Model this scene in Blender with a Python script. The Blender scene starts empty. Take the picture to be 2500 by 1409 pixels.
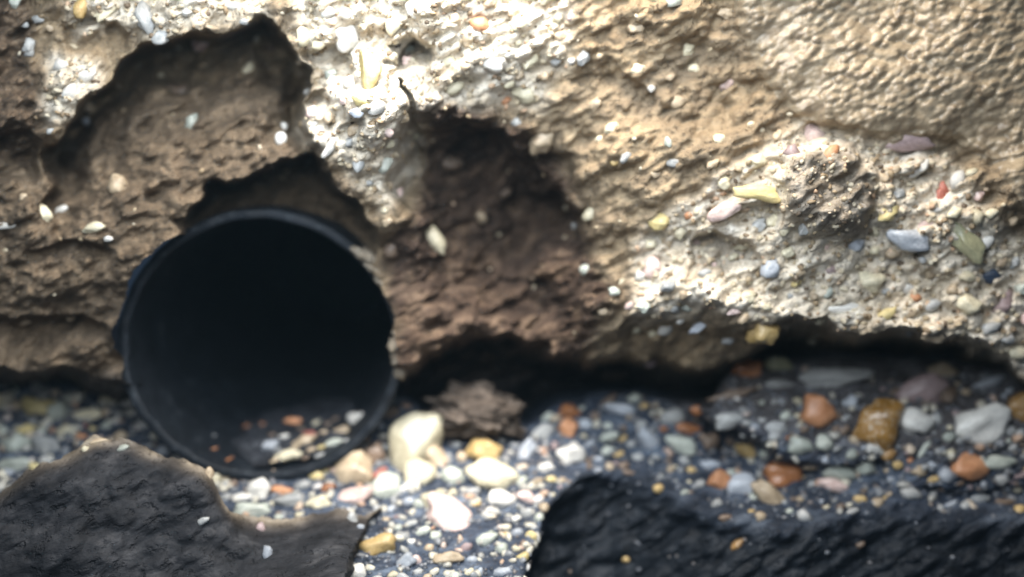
import bpy, math, random
import numpy as np
from mathutils import Vector, Matrix
from mathutils.bvhtree import BVHTree
import mathutils.noise as mnoise
import bmesh

random.seed(7)
rng = np.random.default_rng(7)
scene = bpy.context.scene
COL = scene.collection

# ------------------------------------------------------------------ camera
# U = one photograph pixel at the reference distance, 0.17 mm of the real place
U = 0.00017
DIST = 2165.0
PITCH = math.radians(20)
CAM = Vector((0, -0.34, 0.235))
FWD = Vector((0, math.cos(PITCH), -math.sin(PITCH)))
UPV = Vector((0, math.sin(PITCH), math.cos(PITCH)))
cam_data = bpy.data.cameras.new('camera')
cam = bpy.data.objects.new('camera', cam_data)
COL.objects.link(cam)
cam.location = CAM
cam.rotation_euler = (math.radians(90) - PITCH, 0, 0)
cam_data.sensor_width = 36
cam_data.lens = 36 * DIST / 2500
cam_data.clip_start = 0.005
cam_data.clip_end = 20
cam_data.dof.use_dof = True
cam_data.dof.focus_distance = 1850 * U
cam_data.dof.aperture_fstop = 2.8
scene.camera = cam

# ------------------------------------------------------------------ light
world = bpy.data.worlds.new('World')
scene.world = world
world.use_nodes = True
bg = world.node_tree.nodes['Background']
bg.inputs[0].default_value = (0.30, 0.48, 0.80, 1)
bg.inputs[1].default_value = 0.055


def pos(u, v, w=0.0):
    """a point of the place: u to the right, v down, w towards the viewer"""
    d = DIST - w
    return CAM + (Vector((1, 0, 0)) * ((u - 1250) / DIST * d) + UPV * ((704.5 - v) / DIST * d) + FWD * d) * U


def lamp(name, kind, loc, target, energy, color, size):
    l = bpy.data.lights.new(name, kind)
    o = bpy.data.objects.new(name, l)
    COL.objects.link(o)
    o.location = loc
    o.rotation_euler = (target - loc).to_track_quat('-Z', 'Y').to_euler()
    l.energy = energy
    l.color = color
    if kind == 'AREA':
        l.shape = 'DISK'
        l.size = size
    else:
        l.shadow_soft_size = size
    return l


# daylight falling down the shaft onto the top of the break, and the open sky above
lamp('shaft_daylight', 'AREA', pos(1550, -1800, 800), pos(1500, 500, 0), 1.45, (1.0, 0.88, 0.74), 0.15)
lamp('sky_opening', 'AREA', pos(350, -2000, 1560), pos(700, 900, 0), 1.9, (0.86, 0.93, 1.0), 0.26)
sp = lamp('sun_patch', 'SPOT', pos(1110, -1500, 900), pos(1090, 300, 240), 9.5, (1.0, 0.95, 0.90), 0.06)
sp.spot_size = math.radians(34)
sp.spot_blend = 1.0

vs = scene.view_settings
vs.view_transform = 'Standard'
vs.look = 'None'
vs.gamma = 1.0
vs.exposure = 0.0
scene.cycles.use_denoising = True
scene.cycles.max_bounces = 3
scene.cycles.diffuse_bounces = 2


# ------------------------------------------------------------------ noise
def _hash(ix, iy, seed):
    h = (ix.astype(np.int64) * 374761393 + iy.astype(np.int64) * 668265263 + seed * 1442695041) & 0xFFFFFFFF
    h = ((h ^ (h >> 13)) * 1274126177) & 0xFFFFFFFF
    h = h ^ (h >> 16)
    return (h & 0xFFFFFF) / float(0xFFFFFF)


def vnoise(x, y, seed):
    ix, iy = np.floor(x), np.floor(y)
    fx, fy = x - ix, y - iy
    fx = fx * fx * fx * (fx * (fx * 6 - 15) + 10)
    fy = fy * fy * fy * (fy * (fy * 6 - 15) + 10)
    a, b = _hash(ix, iy, seed), _hash(ix + 1, iy, seed)
    c, d = _hash(ix, iy + 1, seed), _hash(ix + 1, iy + 1, seed)
    return (a * (1 - fx) + b * fx) * (1 - fy) + (c * (1 - fx) + d * fx) * fy


TH = math.radians(28)      # the grain of the break runs up to the right


def grain(u, v, size, stretch):
    x = (u * math.cos(TH) - v * math.sin(TH)) / (size * stretch)
    y = (u * math.sin(TH) + v * math.cos(TH)) / size
    return x, y


def fbm(u, v, size, oct=4, seed=0, stretch=1.5, gain=0.5):
    s, a, t = 0, 1, 0
    x, y = grain(u, v, size, stretch)
    for i in range(oct):
        s = s + a * (vnoise(x * 2 ** i + 17 * i, y * 2 ** i + 31 * i, seed + i) - 0.5)
        t += a
        a *= gain
    return s / t * 2


def cells(u, v, size, seed=0, stretch=1.5):
    """rounded lumps: 1 at the middle of a cell, 0 at its edge"""
    x, y = grain(u, v, size, stretch)
    ix, iy = np.floor(x), np.floor(y)
    best = np.full(x.shape, 9.0)
    for dx in (-1, 0, 1):
        for dy in (-1, 0, 1):
            cx, cy = ix + dx, iy + dy
            px = cx + _hash(cx, cy, seed)
            py = cy + _hash(cx, cy, seed + 51)
            best = np.minimum(best, (px - x) ** 2 + (py - y) ** 2)
    return np.clip(1 - best * 1.6, 0, 1)


def sst(a, b, x):
    t = np.clip((x - a) / (b - a), 0, 1)
    return t * t * (3 - 2 * t)


def blob(u, v, cu, cv, ru, rv, ang=0, p=2.0):
    c, s = math.cos(math.radians(ang)), math.sin(math.radians(ang))
    x = ((u - cu) * c - (v - cv) * s) / ru
    y = ((u - cu) * s + (v - cv) * c) / rv
    return np.exp(-(x * x + y * y) ** (p / 2))


def inside(u, v, pts, soft):
    """about 1 inside a polygon, 0 outside, soft edge"""
    pts = np.array(pts, float)
    n = len(pts)
    dmin = np.full(u.shape, 1e9)
    ins = np.zeros(u.shape, bool)
    for i in range(n):
        x0, y0 = pts[i]
        x1, y1 = pts[(i + 1) % n]
        ex, ey = x1 - x0, y1 - y0
        t = np.clip(((u - x0) * ex + (v - y0) * ey) / (ex * ex + ey * ey), 0, 1)
        dmin = np.minimum(dmin, np.hypot(u - x0 - t * ex, v - y0 - t * ey))
        cond = ((y0 > v) != (y1 > v))
        with np.errstate(divide='ignore', invalid='ignore'):
            xi = x0 + (v - y0) * ex / (ey if ey != 0 else 1e-9)
        ins ^= cond & (u < xi)
    sd = np.where(ins, dmin, -dmin)
    return sst(-soft, soft, sd)


def undercut(u, v, pts, amp, s1, s2, fade=30):
    """an overhang: falls back sharply below the line pts, comes forward again over s2"""
    xs, ys = [p[0] for p in pts], [p[1] for p in pts]
    t = v - np.interp(u, xs, ys)
    uu = u + 1.6 * fade * fbm(u, v, 2.5 * fade + 20, 3, int(xs[0]) + 900, 1.2)
    win = sst(xs[0] - fade, xs[0] + fade, uu) * (1 - sst(xs[-1] - fade, xs[-1] + fade, uu))
    tp = np.clip(t, 0, None)
    return -amp * win * (1 - np.exp(-tp / s1)) * np.exp(-(tp / s2) ** 1.5)


# ------------------------------------------------------------------ the shapes of the surfaces
EDGE = [(-400, 905), (0, 900), (150, 905), (300, 930), (985, 915), (1020, 872), (1080, 845), (1160, 818), (1300, 838),
        (1430, 868), (1560, 872), (1700, 872), (1800, 858), (1880, 800), (1960, 772), (2020, 775), (2100, 805), (2250, 822),
        (2400, 842), (2450, 885), (2520, 930), (2900, 930)]
LIP = [(-400, 2000), (1000, 2000), (1250, 900), (1380, 815), (1500, 795), (1640, 722), (1760, 728), (1850, 758), (1930, 780), (2900, 2000)]


def wall_w(u, v):
    # ragged outlines
    ju = u + 44 * fbm(u, v, 85, 3, 101, 1.4, 0.5)
    jv = v + 44 * fbm(u, v, 80, 3, 131, 1.4, 0.5)
    w = (704 - v) * 0.22 + 20
    coat = coating_mask(u, v)
    # broad forms
    w += 60 * fbm(u, v, 420, 2, 5, 1.0)
    w += -190 * blob(ju, jv, 1240, 560, 240, 240, 20)
    w += 60 * inside(ju, jv, [(1380, 830), (1440, 600), (1390, 430), (1500, 300), (1900, 330), (2600, 420), (2600, 1000), (1500, 1000)], 40)
    w += 40 * coat
    w += 80 * blob(u, v, 1800, 775, 330, 70, -8)            # the bottom lip swells out, its top catches the light
    w += 45 * blob(u, v, 2250, 810, 260, 60, -8)
    w += (-30 + 0.30 * np.clip(v - 330, 0, 300)) * sst(860, 560, u) * sst(250, 450, v) * (1 - 0.9 * sst(640, 800, v))          # left of the pipe lies farther back
    w += -70 * blob(u, v, 40, 380, 110, 70)
    w += 55 * inside(ju, jv, [(1910, 430), (1960, 385), (2060, 370), (2135, 420), (2150, 520), (2120, 570), (2010, 570), (1920, 500)], 26)
    w += 120 * blob(u, v, 930, 262, 105, 95, -20)           # the white crest between the hollows
    w += 70 * blob(u, v, 850, 400, 110, 100, 30)
    w += 60 * blob(u, v, 1000, 480, 60, 130, 20)
    w += 50 * blob(u, v, 240, 850, 75, 55)
    # overhangs and holes
    w += undercut(ju, jv, [(140, 350), (165, 292), (230, 208), (330, 140), (400, 98), (480, 62), (640, 38), (700, 90), (742, 168), (775, 250)], 640, 26, 142, 30)
    w += undercut(ju, jv, [(430, 530), (520, 440), (600, 385), (700, 368), (770, 380), (830, 440), (900, 570), (940, 700)], 480, 26, 330, 40)
    w += undercut(ju, jv, [(1000, 262), (1060, 272), (1130, 282), (1200, 300), (1260, 350), (1330, 420), (1400, 500)], 360, 40, 280, 60)
    w += undercut(ju, jv, [(955, 120), (1000, 88), (1062, 118)], 120, 8, 60, 8)
    w += undercut(ju, jv, [(985, 205), (1000, 235), (1035, 300)], 120, 10, 90, 12)
    w += undercut(u, v, [(1270, 362), (1330, 375), (1395, 372)], 80, 10, 45, 16)
    w += undercut(ju, jv, [(1210, 470), (1300, 450), (1400, 470)], 60, 30, 120, 40)
    w += undercut(ju, jv, [(1690, 590), (1760, 558), (1800, 570), (1842, 592)], 90, 12, 80, 14)
    w += undercut(u, v, [(1795, 500), (1850, 492), (1900, 486)], 60, 8, 48, 12)
    w += undercut(ju, jv, [(2090, 400), (2140, 425), (2160, 470)], 40, 8, 120, 10)
    w += undercut(ju, jv, [(2070, 300), (2120, 318), (2170, 322), (2300, 350), (2420, 385), (2600, 400)], 24, 10, 50, 14)
    w += undercut(ju, jv, [(1960, 290), (2070, 296)], 26, 6, 30, 14)
    w += undercut(ju, jv, [(2190, 430), (2235, 440)], 36, 6, 34, 8)
    w += undercut(u, v, [(2300, 550), (2350, 600), (2400, 650)], 14, 4, 40, 8)
    w += undercut(ju, jv, [(775, 212), (815, 215)], 110, 8, 34, 7)
    w += undercut(ju, jv, [(850, 305), (900, 300)], 60, 8, 40, 9)
    w += undercut(ju, jv, [(180, 70), (260, 55), (330, 80)], 90, 10, 40, 16)
    w += undercut(ju, jv, [(60, 600), (180, 595), (300, 610)], 90, 14, 60, 26)
    w += undercut(ju, jv, [(-60, 770), (100, 770), (200, 780), (300, 800)], 150, 18, 70, 30)
    w += undercut(ju, jv, [(-100, 330), (0, 330), (100, 350)], 110, 16, 80, 20)
    w += undercut(ju, jv, [(740, 120), (800, 100), (880, 150)], 90, 10, 60, 14)
    w += undercut(ju, jv, [(1590, 585), (1640, 590), (1690, 560)], 34, 6, 30, 9)
    w += undercut(ju, jv, [(1440, 130), (1500, 150), (1560, 200)], 26, 8, 60, 16)
    # crumbly relief, smoother on the coating
    ju2, jv2 = u + 8 * fbm(u, v, 40, 2, 301, 1.0), v + 8 * fbm(u, v, 40, 2, 302, 1.0)
    w += -18 * inside(ju2, jv2, [(1690, 580), (1760, 560), (1842, 590), (1800, 640), (1765, 672), (1720, 650)], 12) * sst(690, 580, v)
    w += -90 * inside(ju2, jv2, [(955, 110), (1000, 88), (1062, 120), (1055, 160), (975, 150)], 10) * sst(175, 100, v)
    rough = 1 - 0.72 * coat
    w += rough * (60 * fbm(u, v, 130, 4, 11, 1.4) + 22 * cells(u, v, 40, 21, 1.5) + 13 * cells(u, v, 21, 23, 1.5) + 22 * fbm(u, v, 34, 3, 31, 1.6))
    brownarea = dirt_mask(u, v)
    w += brownarea * (70 * fbm(u, v, 85, 5, 77, 1.7, 0.62) + 26 * cells(u, v, 30, 78, 1.8))
    # the coating: a skin of small raised beads
    bead = cells(u, v, 17, 41, 1.5)
    w += coat * (10 * bead ** 0.8 * (0.2 + 1.1 * vnoise(u / 45, v / 45, 44)) + 7 * fbm(u, v, 80, 3, 46, 1.6) + 2 * fbm(u, v, 14, 2, 47, 1.6))
    # the underside, and the drop into the cavity under the wall
    lip = np.interp(ju, [p[0] for p in LIP], [p[1] for p in LIP])
    w -= 1.5 * np.clip(jv - lip, 0, None)
    edge = np.interp(ju, [p[0] for p in EDGE], [p[1] for p in EDGE])
    t = np.clip(jv - edge, 0, None)
    w -= 900 * (1 - np.exp(-t / 75))
    # concrete grips the right side of the pipe and laps over its rim
    m = grip_mask(u, v)
    w = w * (1 - m) + m * (-46 + 16 * fbm(u, v, 40, 4, 91, 2.4) + 12 * cells(u, v, 17, 92, 2.2) - 0.25 * np.clip(np.hypot(u - 640, v - 847) - 342, 0, None))
    return w


def grip_mask(u, v):
    d = np.hypot(u - 637, v - 846)
    ang = np.degrees(np.arctan2(846 - v, u - 637))
    return sst(-14, -4, ang) * (1 - sst(34, 52, ang)) * (1 - sst(30, 85, d - 350))


def coating_mask(u, v):
    ju = u + 34 * fbm(u, v, 90, 3, 61, 1.2)
    jv = v + 34 * fbm(u, v, 90, 3, 62, 1.2)
    return inside(ju, jv, [(1760, -600), (1800, 60), (1850, 190), (1960, 290), (2140, 330), (2300, 345), (2420, 400), (2490, 520), (3200, 600), (3200, -600)], 30)


def dirt_mask(u, v):
    ju = u + 40 * fbm(u, v, 80, 3, 71, 1.3)
    jv = v + 40 * fbm(u, v, 80, 3, 72, 1.3)
    m = inside(ju, jv, [(1020, 240), (1130, 260), (1300, 330), (1400, 440), (1440, 600), (1520, 720), (1440, 830), (1500, 1000), (960, 1000), (930, 560), (1040, 460), (1010, 330)], 34)
    m = np.maximum(m, 0.62 * inside(ju, jv, [(-300, 400), (120, 380), (190, 300), (330, 220), (560, 150), (760, 190), (700, 330), (900, 470), (950, 1000), (-300, 1000)], 45))
    m = np.maximum(m, 0.4 * inside(u, v, [(1690, 580), (1760, 560), (1842, 590), (1800, 640), (1765, 672), (1720, 650)], 12))
    m = np.maximum(m, 0.6 * inside(ju, jv, [(1915, 430), (1960, 390), (2060, 372), (2135, 420), (2150, 520), (2120, 570), (2010, 570), (1920, 500)], 14))
    m = m * (1 - 0.85 * inside(ju, jv, [(690, 290), (780, 180), (960, 200), (1010, 290), (1040, 400), (1020, 520), (930, 560), (860, 430), (740, 350)], 24))
    m = np.maximum(m, 0.8 * inside(ju, jv, [(-300, -300), (90, -300), (90, 250), (130, 330), (100, 420), (-300, 420)], 34))
    return m


def fresh_mask(u, v):
    ju = u + 30 * fbm(u, v, 90, 3, 81, 1.3)
    jv = v + 30 * fbm(u, v, 90, 3, 82, 1.3)
    m = inside(ju, jv, [(700, -300), (1400, -300), (1380, 120), (1330, 250), (1150, 280), (1010, 300), (1030, 420), (930, 500), (830, 390), (730, 340), (790, 200), (740, 130), (720, 40)], 30)
    m = np.maximum(m, inside(ju, jv, [(130, -300), (690, -300), (640, 40), (480, 70), (380, 110), (260, 70), (180, 90)], 24))
    m = np.maximum(m, 0.8 * inside(ju, jv, [(110, 130), (230, 150), (250, 200), (170, 300), (110, 320)], 24))
    m = np.maximum(m, inside(ju, jv, [(1540, 600), (1700, 480), (1860, 360), (1960, 300), (2150, 340), (2300, 370), (2440, 560), (2600, 700), (2600, 960), (2300, 830), (1900, 790), (1740, 740), (1560, 770)], 34))
    return m


PIPE_C = pos(643, 848, -70)
_ax = (pos(1010, 430, -3e6) - CAM).normalized()     # the far end of the pipe vanishes up and to the right
AXIS = _ax
R_OUT = 340 * (DIST + 70) / DIST * U
R_IN = R_OUT - 25 * U


PIT = [(1265, 1700), (1290, 1390), (1315, 1310), (1348, 1222), (1410, 1168), (1480, 1152), (1560, 1162), (1650, 1205), (1740, 1250),
       (1860, 1285), (2000, 1278), (2150, 1252), (2300, 1262), (2950, 1275), (2950, 1700)]
SHOULDER = [(-300, 905), (0, 905), (300, 955), (800, 965), (985, 965), (1040, 1010), (1290, 1035), (1360, 985), (1480, 962), (1570, 962), (1650, 985),
            (1735, 1005), (1760, 935), (1800, 868), (1950, 866), (2150, 862), (2300, 868), (2450, 900), (2900, 925)]


def pit_mask(u, v, soft=11):
    s_ = soft + 45 * sst(1400, 1560, u)
    return inside(u + 12 * fbm(u, v, 50, 3, 221, 1.0), v + 24 * fbm(u, v, 60, 4, 222, 1.0), PIT, s_)


def bed_w(u, v):
    ju = u + 14 * fbm(u, v, 50, 3, 211, 1.2)
    jv = v + 14 * fbm(u, v, 50, 3, 212, 1.2)

    def slope(vv):
        return -470 + (vv - 930) * 1.42
    w = slope(v)
    # ground at the right stands higher and runs in under the wall
    w += 225 * inside(u, v, [(1680, 990), (1745, 930), (1790, 850), (2600, 830), (2900, 1400), (2300, 1400), (1760, 1040)], 45) * (1 - sst(1000, 1260, v))
    w += -60 * blob(u, v, 1130, 960, 150, 60)
    w += 60 * blob(u, v, 1560, 1010, 160, 60)
    sh = np.interp(ju, [p[0] for p in SHOULDER], [p[1] for p in SHOULDER])
    w -= 14 * np.clip(sh - jv, 0, None)
    # the hollow at the bottom right: its back wall stands steep
    pe = np.interp(u, [p[0] for p in PIT[3:14]], [p[1] for p in PIT[3:14]])
    pm = pit_mask(u, v)
    wp = slope(pe) - (70 - 45 * sst(1400, 1600, u)) * (1 - np.exp(-np.clip(v - pe, 0, None) / 40)) + 0.25 * (v - pe)
    wp = wp + 34 * fbm(u, v, 110, 4, 231, 2.2) + 18 * cells(u, v, 40, 232, 2.2)
    w = w * (1 - pm) + wp * pm
    w += 30 * fbm(u, v, 150, 3, 201, 1.1) + 12 * cells(u, v, 34, 203, 1.8) + 12 * fbm(u, v, 26, 3, 205, 2.2)
    w += undercut(ju, jv, [(1700, 1010), (1800, 1060), (1850, 1075), (1900, 1120), (2040, 1130), (2150, 1120)], 80, 10, 60, 20)
    w += undercut(ju, jv, [(2260, 1185), (2350, 1190), (2500, 1195)], 50, 10, 40, 20)
    return w


# ------------------------------------------------------------------ materials
def mat_nodes(name):
    m = bpy.data.materials.new(name)
    m.use_nodes = True
    nt = m.node_tree
    return m, nt, nt.nodes['Principled BSDF']


def N(nt, kind, **kw):
    n = nt.nodes.new(kind)
    for k, val in kw.items():
        setattr(n, k, val)
    return n


def coords(nt, stretch=0.4, rot=28):
    """object coordinates in photograph-pixel units, turned along the grain"""
    tc = N(nt, 'ShaderNodeTexCoord')
    mp = N(nt, 'ShaderNodeMapping')
    mp.vector_type = 'TEXTURE'
    mp.inputs['Rotation'].default_value = (0, -math.radians(rot), 0)
    mp.inputs['Scale'].default_value = (U / stretch, U, U)
    nt.links.new(tc.outputs['Object'], mp.inputs[0])
    return mp.outputs[0]


def noise(nt, vec, size, detail=4, rough=0.6):
    n = N(nt, 'ShaderNodeTexNoise')
    n.inputs['Scale'].default_value = 1.0 / size
    n.inputs['Detail'].default_value = detail
    n.inputs['Roughness'].default_value = rough
    nt.links.new(vec, n.inputs['Vector'])
    return n.outputs['Fac']


def ramp(nt, fac, stops):
    r = N(nt, 'ShaderNodeValToRGB')
    e = r.color_ramp.elements
    while len(e) < len(stops):
        e.new(0.5)
    for el, (p, c) in zip(e, stops):
        el.position = p
        el.color = (*c, 1)
    nt.links.new(fac, r.inputs[0])
    return r.outputs[0]


def mix(nt, fac, a, b, mode='MIX'):
    m = N(nt, 'ShaderNodeMix', data_type='RGBA', blend_type=mode)
    if isinstance(fac, float):
        m.inputs[0].default_value = fac
    else:
        nt.links.new(fac, m.inputs[0])
    for i, x in ((6, a), (7, b)):
        if isinstance(x, tuple):
            m.inputs[i].default_value = (*x, 1)
        else:
            nt.links.new(x, m.inputs[i])
    return m.outputs[2]


def bump(nt, height, dist, strength, prev=None):
    b = N(nt, 'ShaderNodeBump')
    b.inputs['Distance'].default_value = dist * U
    b.inputs['Strength'].default_value = strength
    nt.links.new(height, b.inputs['Height'])
    if prev is not None:
        nt.links.new(prev, b.inputs['Normal'])
    return b.outputs[0]


def ground_material(name, wet_stops=((0.3, (0.012, 0.015, 0.020)), (0.5, (0.045, 0.050, 0.060)), (0.72, (0.16, 0.17, 0.19)))):
    """mortar, dirt, fresh break and wet silt, weighted by the zone attribute"""
    m, nt, p = mat_nodes(name)
    L = nt.links.new
    vec = coords(nt)
    n1, n2, n3 = noise(nt, vec, 45, 5), noise(nt, vec, 13, 4), noise(nt, vec, 160, 3)
    at = N(nt, 'ShaderNodeAttribute', attribute_name='zone')
    sep = N(nt, 'ShaderNodeSeparateColor')
    L(at.outputs['Color'], sep.inputs[0])
    mortar = ramp(nt, n1, [(0.25, (0.13, 0.10, 0.068)), (0.5, (0.27, 0.215, 0.145)), (0.75, (0.44, 0.36, 0.25))])
    mortar = mix(nt, n2, mortar, (0.56, 0.50, 0.42), 'OVERLAY')
    mortar = mix(nt, ramp(nt, n3, [(0.4, (0, 0, 0)), (0.6, (0.55, 0.55, 0.55))]), mortar, mix(nt, n2, (0.10, 0.075, 0.055), (0.36, 0.29, 0.20)))
    fresh = ramp(nt, n1, [(0.25, (0.40, 0.31, 0.21)), (0.45, (0.62, 0.54, 0.42)), (0.7, (0.82, 0.77, 0.67))])
    dirt = ramp(nt, n1, [(0.28, (0.020, 0.014, 0.012)), (0.5, (0.066, 0.047, 0.038)), (0.75, (0.20, 0.15, 0.115))])
    dirt = mix(nt, n3, dirt, (0.5, 0.42, 0.30), 'OVERLAY')
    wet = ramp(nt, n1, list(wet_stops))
    c = mix(nt, sep.outputs[1], mortar, fresh)
    c = mix(nt, sep.outputs[0], c, dirt)
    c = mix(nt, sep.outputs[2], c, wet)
    spk = noise(nt, coords(nt, 0.7, 10), 7, 3, 0.7)
    c = mix(nt, ramp(nt, spk, [(0.30, (1, 1, 1)), (0.42, (0, 0, 0))]), c, (0.06, 0.045, 0.035))
    shade_black = ramp(nt, n1, [(0.3, (0.003, 0.005, 0.008)), (0.55, (0.011, 0.015, 0.021)), (0.8, (0.06, 0.064, 0.072))])
    c = mix(nt, at.outputs['Alpha'], c, shade_black)  # alpha paints shade into hollow and rock face, and darkens the pipe silt
    L(c, p.inputs['Base Color'])
    r = N(nt, 'ShaderNodeMapRange')
    r.inputs['To Min'].default_value = 0.95
    r.inputs['To Max'].default_value = 0.58
    L(sep.outputs[2], r.inputs[0])
    L(r.outputs[0], p.inputs['Roughness'])
    p.inputs['Specular IOR Level'].default_value = 0.25
    pits = noise(nt, coords(nt, 0.6, 30), 20, 3, 0.6)
    pitr = ramp(nt, pits, [(0.30, (0, 0, 0)), (0.44, (1, 1, 1))])
    b = bump(nt, pitr, 10, 0.7)
    b = bump(nt, n2, 10, 0.6, b)
    b = bump(nt, spk, 4, 0.5, b)
    L(b, p.inputs['Normal'])
    return m


def coating_material():
    m, nt, p = mat_nodes('sandy_coating')
    L = nt.links.new
    vec = coords(nt, 0.6)
    n1, n3 = noise(nt, vec, 26, 4), noise(nt, vec, 190, 3)
    c = ramp(nt, n1, [(0.3, (0.17, 0.135, 0.095)), (0.55, (0.30, 0.25, 0.18)), (0.78, (0.44, 0.38, 0.29))])
    c = mix(nt, n3, c, (0.52, 0.48, 0.42), 'OVERLAY')
    L(c, p.inputs['Base Color'])
    p.inputs['Roughness'].default_value = 0.47
    p.inputs['Specular IOR Level'].default_value = 0.6
    L(bump(nt, noise(nt, vec, 12, 2), 5, 0.35), p.inputs['Normal'])
    return m


def stone_material(name, c0, c1, rough=0.42, coat=0.25, spots=None):
    m, nt, p = mat_nodes(name)
    L = nt.links.new
    tc = N(nt, 'ShaderNodeTexCoord')
    oi = N(nt, 'ShaderNodeObjectInfo')
    add = N(nt, 'ShaderNodeVectorMath', operation='ADD')
    L(tc.outputs['Object'], add.inputs[0])
    L(oi.outputs['Location'], add.inputs[1])
    ad2 = N(nt, 'ShaderNodeVectorMath', operation='MULTIPLY_ADD')
    L(oi.outputs['Random'], ad2.inputs[0])
    ad2.inputs[1].default_value = (11, 7, 5)
    L(add.outputs[0], ad2.inputs[2])
    n = noise(nt, ad2.outputs[0], 0.9, 4, 0.6)
    n2 = noise(nt, ad2.outputs[0], 0.16, 4, 0.65)
    c = ramp(nt, n, [(0.32, c0), (0.66, c1)])
    c = mix(nt, 0.35, c, ramp(nt, n2, [(0.3, tuple(x * 0.45 for x in c0)), (0.6, c1)]))
    if spots:
        c = mix(nt, ramp(nt, n2, [(0.55, (0, 0, 0)), (0.66, (1, 1, 1))]), c, spots)
    hs = N(nt, 'ShaderNodeHueSaturation')
    mr = N(nt, 'ShaderNodeMapRange')
    mr.inputs['To Min'].default_value = 0.78
    mr.inputs['To Max'].default_value = 1.2
    L(oi.outputs['Random'], mr.inputs[0])
    L(mr.outputs[0], hs.inputs['Value'])
    L(c, hs.inputs['Color'])
    L(hs.outputs[0], p.inputs['Base Color'])
    p.inputs['Roughness'].default_value = rough
    p.inputs['Coat Weight'].default_value = coat
    p.inputs['Coat Roughness'].default_value = 0.2
    b = N(nt, 'ShaderNodeBump')
    b.inputs['Distance'].default_value = 0.0015
    b.inputs['Strength'].default_value = 0.35
    L(n2, b.inputs['Height'])
    L(b.outputs[0], p.inputs['Normal'])
    return m


S = {
    'white': stone_material('white_quartz', (0.52, 0.50, 0.46), (0.78, 0.76, 0.70)),
    'cream': stone_material('cream_quartz', (0.48, 0.42, 0.28), (0.74, 0.68, 0.50)),
    'grey': stone_material('grey_stone', (0.26, 0.27, 0.27), (0.46, 0.46, 0.44)),
    'blue': stone_material('blue_grey_stone', (0.28, 0.31, 0.35), (0.48, 0.51, 0.55)),
    'green': stone_material('green_grey_stone', (0.33, 0.37, 0.32), (0.58, 0.60, 0.52)),
    'tan': stone_material('tan_stone', (0.30, 0.22, 0.14), (0.56, 0.45, 0.31)),
    'ochre': stone_material('ochre_stone', (0.38, 0.24, 0.07), (0.64, 0.47, 0.22)),
    'yellow': stone_material('yellow_stone', (0.50, 0.38, 0.13), (0.74, 0.62, 0.32)),
    'orange': stone_material('orange_stone', (0.42, 0.17, 0.07), (0.66, 0.33, 0.17)),
    'rust': stone_material('rust_brown_stone', (0.20, 0.07, 0.025), (0.44, 0.19, 0.08), 0.25, 0.6),
    'red': stone_material('red_stone', (0.30, 0.07, 0.045), (0.48, 0.17, 0.12)),
    'pink': stone_material('pink_stone', (0.55, 0.36, 0.31), (0.82, 0.66, 0.60)),
    'mauve': stone_material('mauve_stone', (0.24, 0.17, 0.17), (0.42, 0.32, 0.31)),
    'amber': stone_material('amber_stone', (0.16, 0.08, 0.015), (0.38, 0.20, 0.05), 0.3, 0.5, (0.50, 0.44, 0.34)),
    'navy': stone_material('dark_blue_stone', (0.02, 0.03, 0.05), (0.06, 0.09, 0.15)),
    'brown': stone_material('brown_stone', (0.10, 0.07, 0.05), (0.24, 0.17, 0.12)),
    'olive': stone_material('olive_glassy_stone', (0.22, 0.22, 0.13), (0.36, 0.35, 0.22), 0.2, 0.6),
}
M_WALL = ground_material('broken_concrete')
M_COAT = coating_material()
M_BED = ground_material('wet_silt', ((0.3, (0.014, 0.020, 0.032)), (0.5, (0.048, 0.062, 0.090)), (0.72, (0.17, 0.21, 0.27))))
M_ROCK = ground_material('black_wet_rock', ((0.3, (0.004, 0.006, 0.009)), (0.55, (0.012, 0.016, 0.022)), (0.8, (0.05, 0.055, 0.062))))


def pipe_material():
    m, nt, p = mat_nodes('black_plastic')
    L = nt.links.new
    vec = coords(nt, 0.35, 32)
    n1, n2 = noise(nt, vec, 60, 4), noise(nt, vec, 7, 4, 0.7)
    c = ramp(nt, n1, [(0.3, (0.004, 0.006, 0.009)), (0.6, (0.010, 0.014, 0.020)), (0.8, (0.06, 0.07, 0.08))])
    c = mix(nt, ramp(nt, n2, [(0.62, (0, 0, 0)), (0.74, (1, 1, 1))]), c, (0.16, 0.19, 0.21))
    L(c, p.inputs['Base Color'])
    p.inputs['Roughness'].default_value = 0.6
    p.inputs['Specular IOR Level'].default_value = 0.35
    L(bump(nt, n2, 4, 0.8), p.inputs['Normal'])
    return m


M_PIPE = pipe_material()


# ------------------------------------------------------------------ object helpers
def link(name, mesh, mat=None, parent=None):
    o = bpy.data.objects.new(name, mesh)
    COL.objects.link(o)
    if mat is not None and not mesh.materials:
        mesh.materials.append(mat)
    if parent is not None:
        o.parent = parent
        o.matrix_parent_inverse = parent.matrix_world.inverted()
    return o


def tag(o, label=None, cat=None, group=None, kind=None):
    for k, val in (('label', label), ('category', cat), ('group', group), ('kind', kind)):
        if val:
            o[k] = val
    return o


def unproject(Ug, Vg, W):
    d = DIST - W
    x = (Ug - 1250) / DIST * d
    y = (704.5 - Vg) / DIST * d
    c = np.array(CAM)[None, :]
    return c + U * (x[:, None] * np.array([1, 0, 0]) + y[:, None] * np.array(UPV) + d[:, None] * np.array(FWD))


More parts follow.
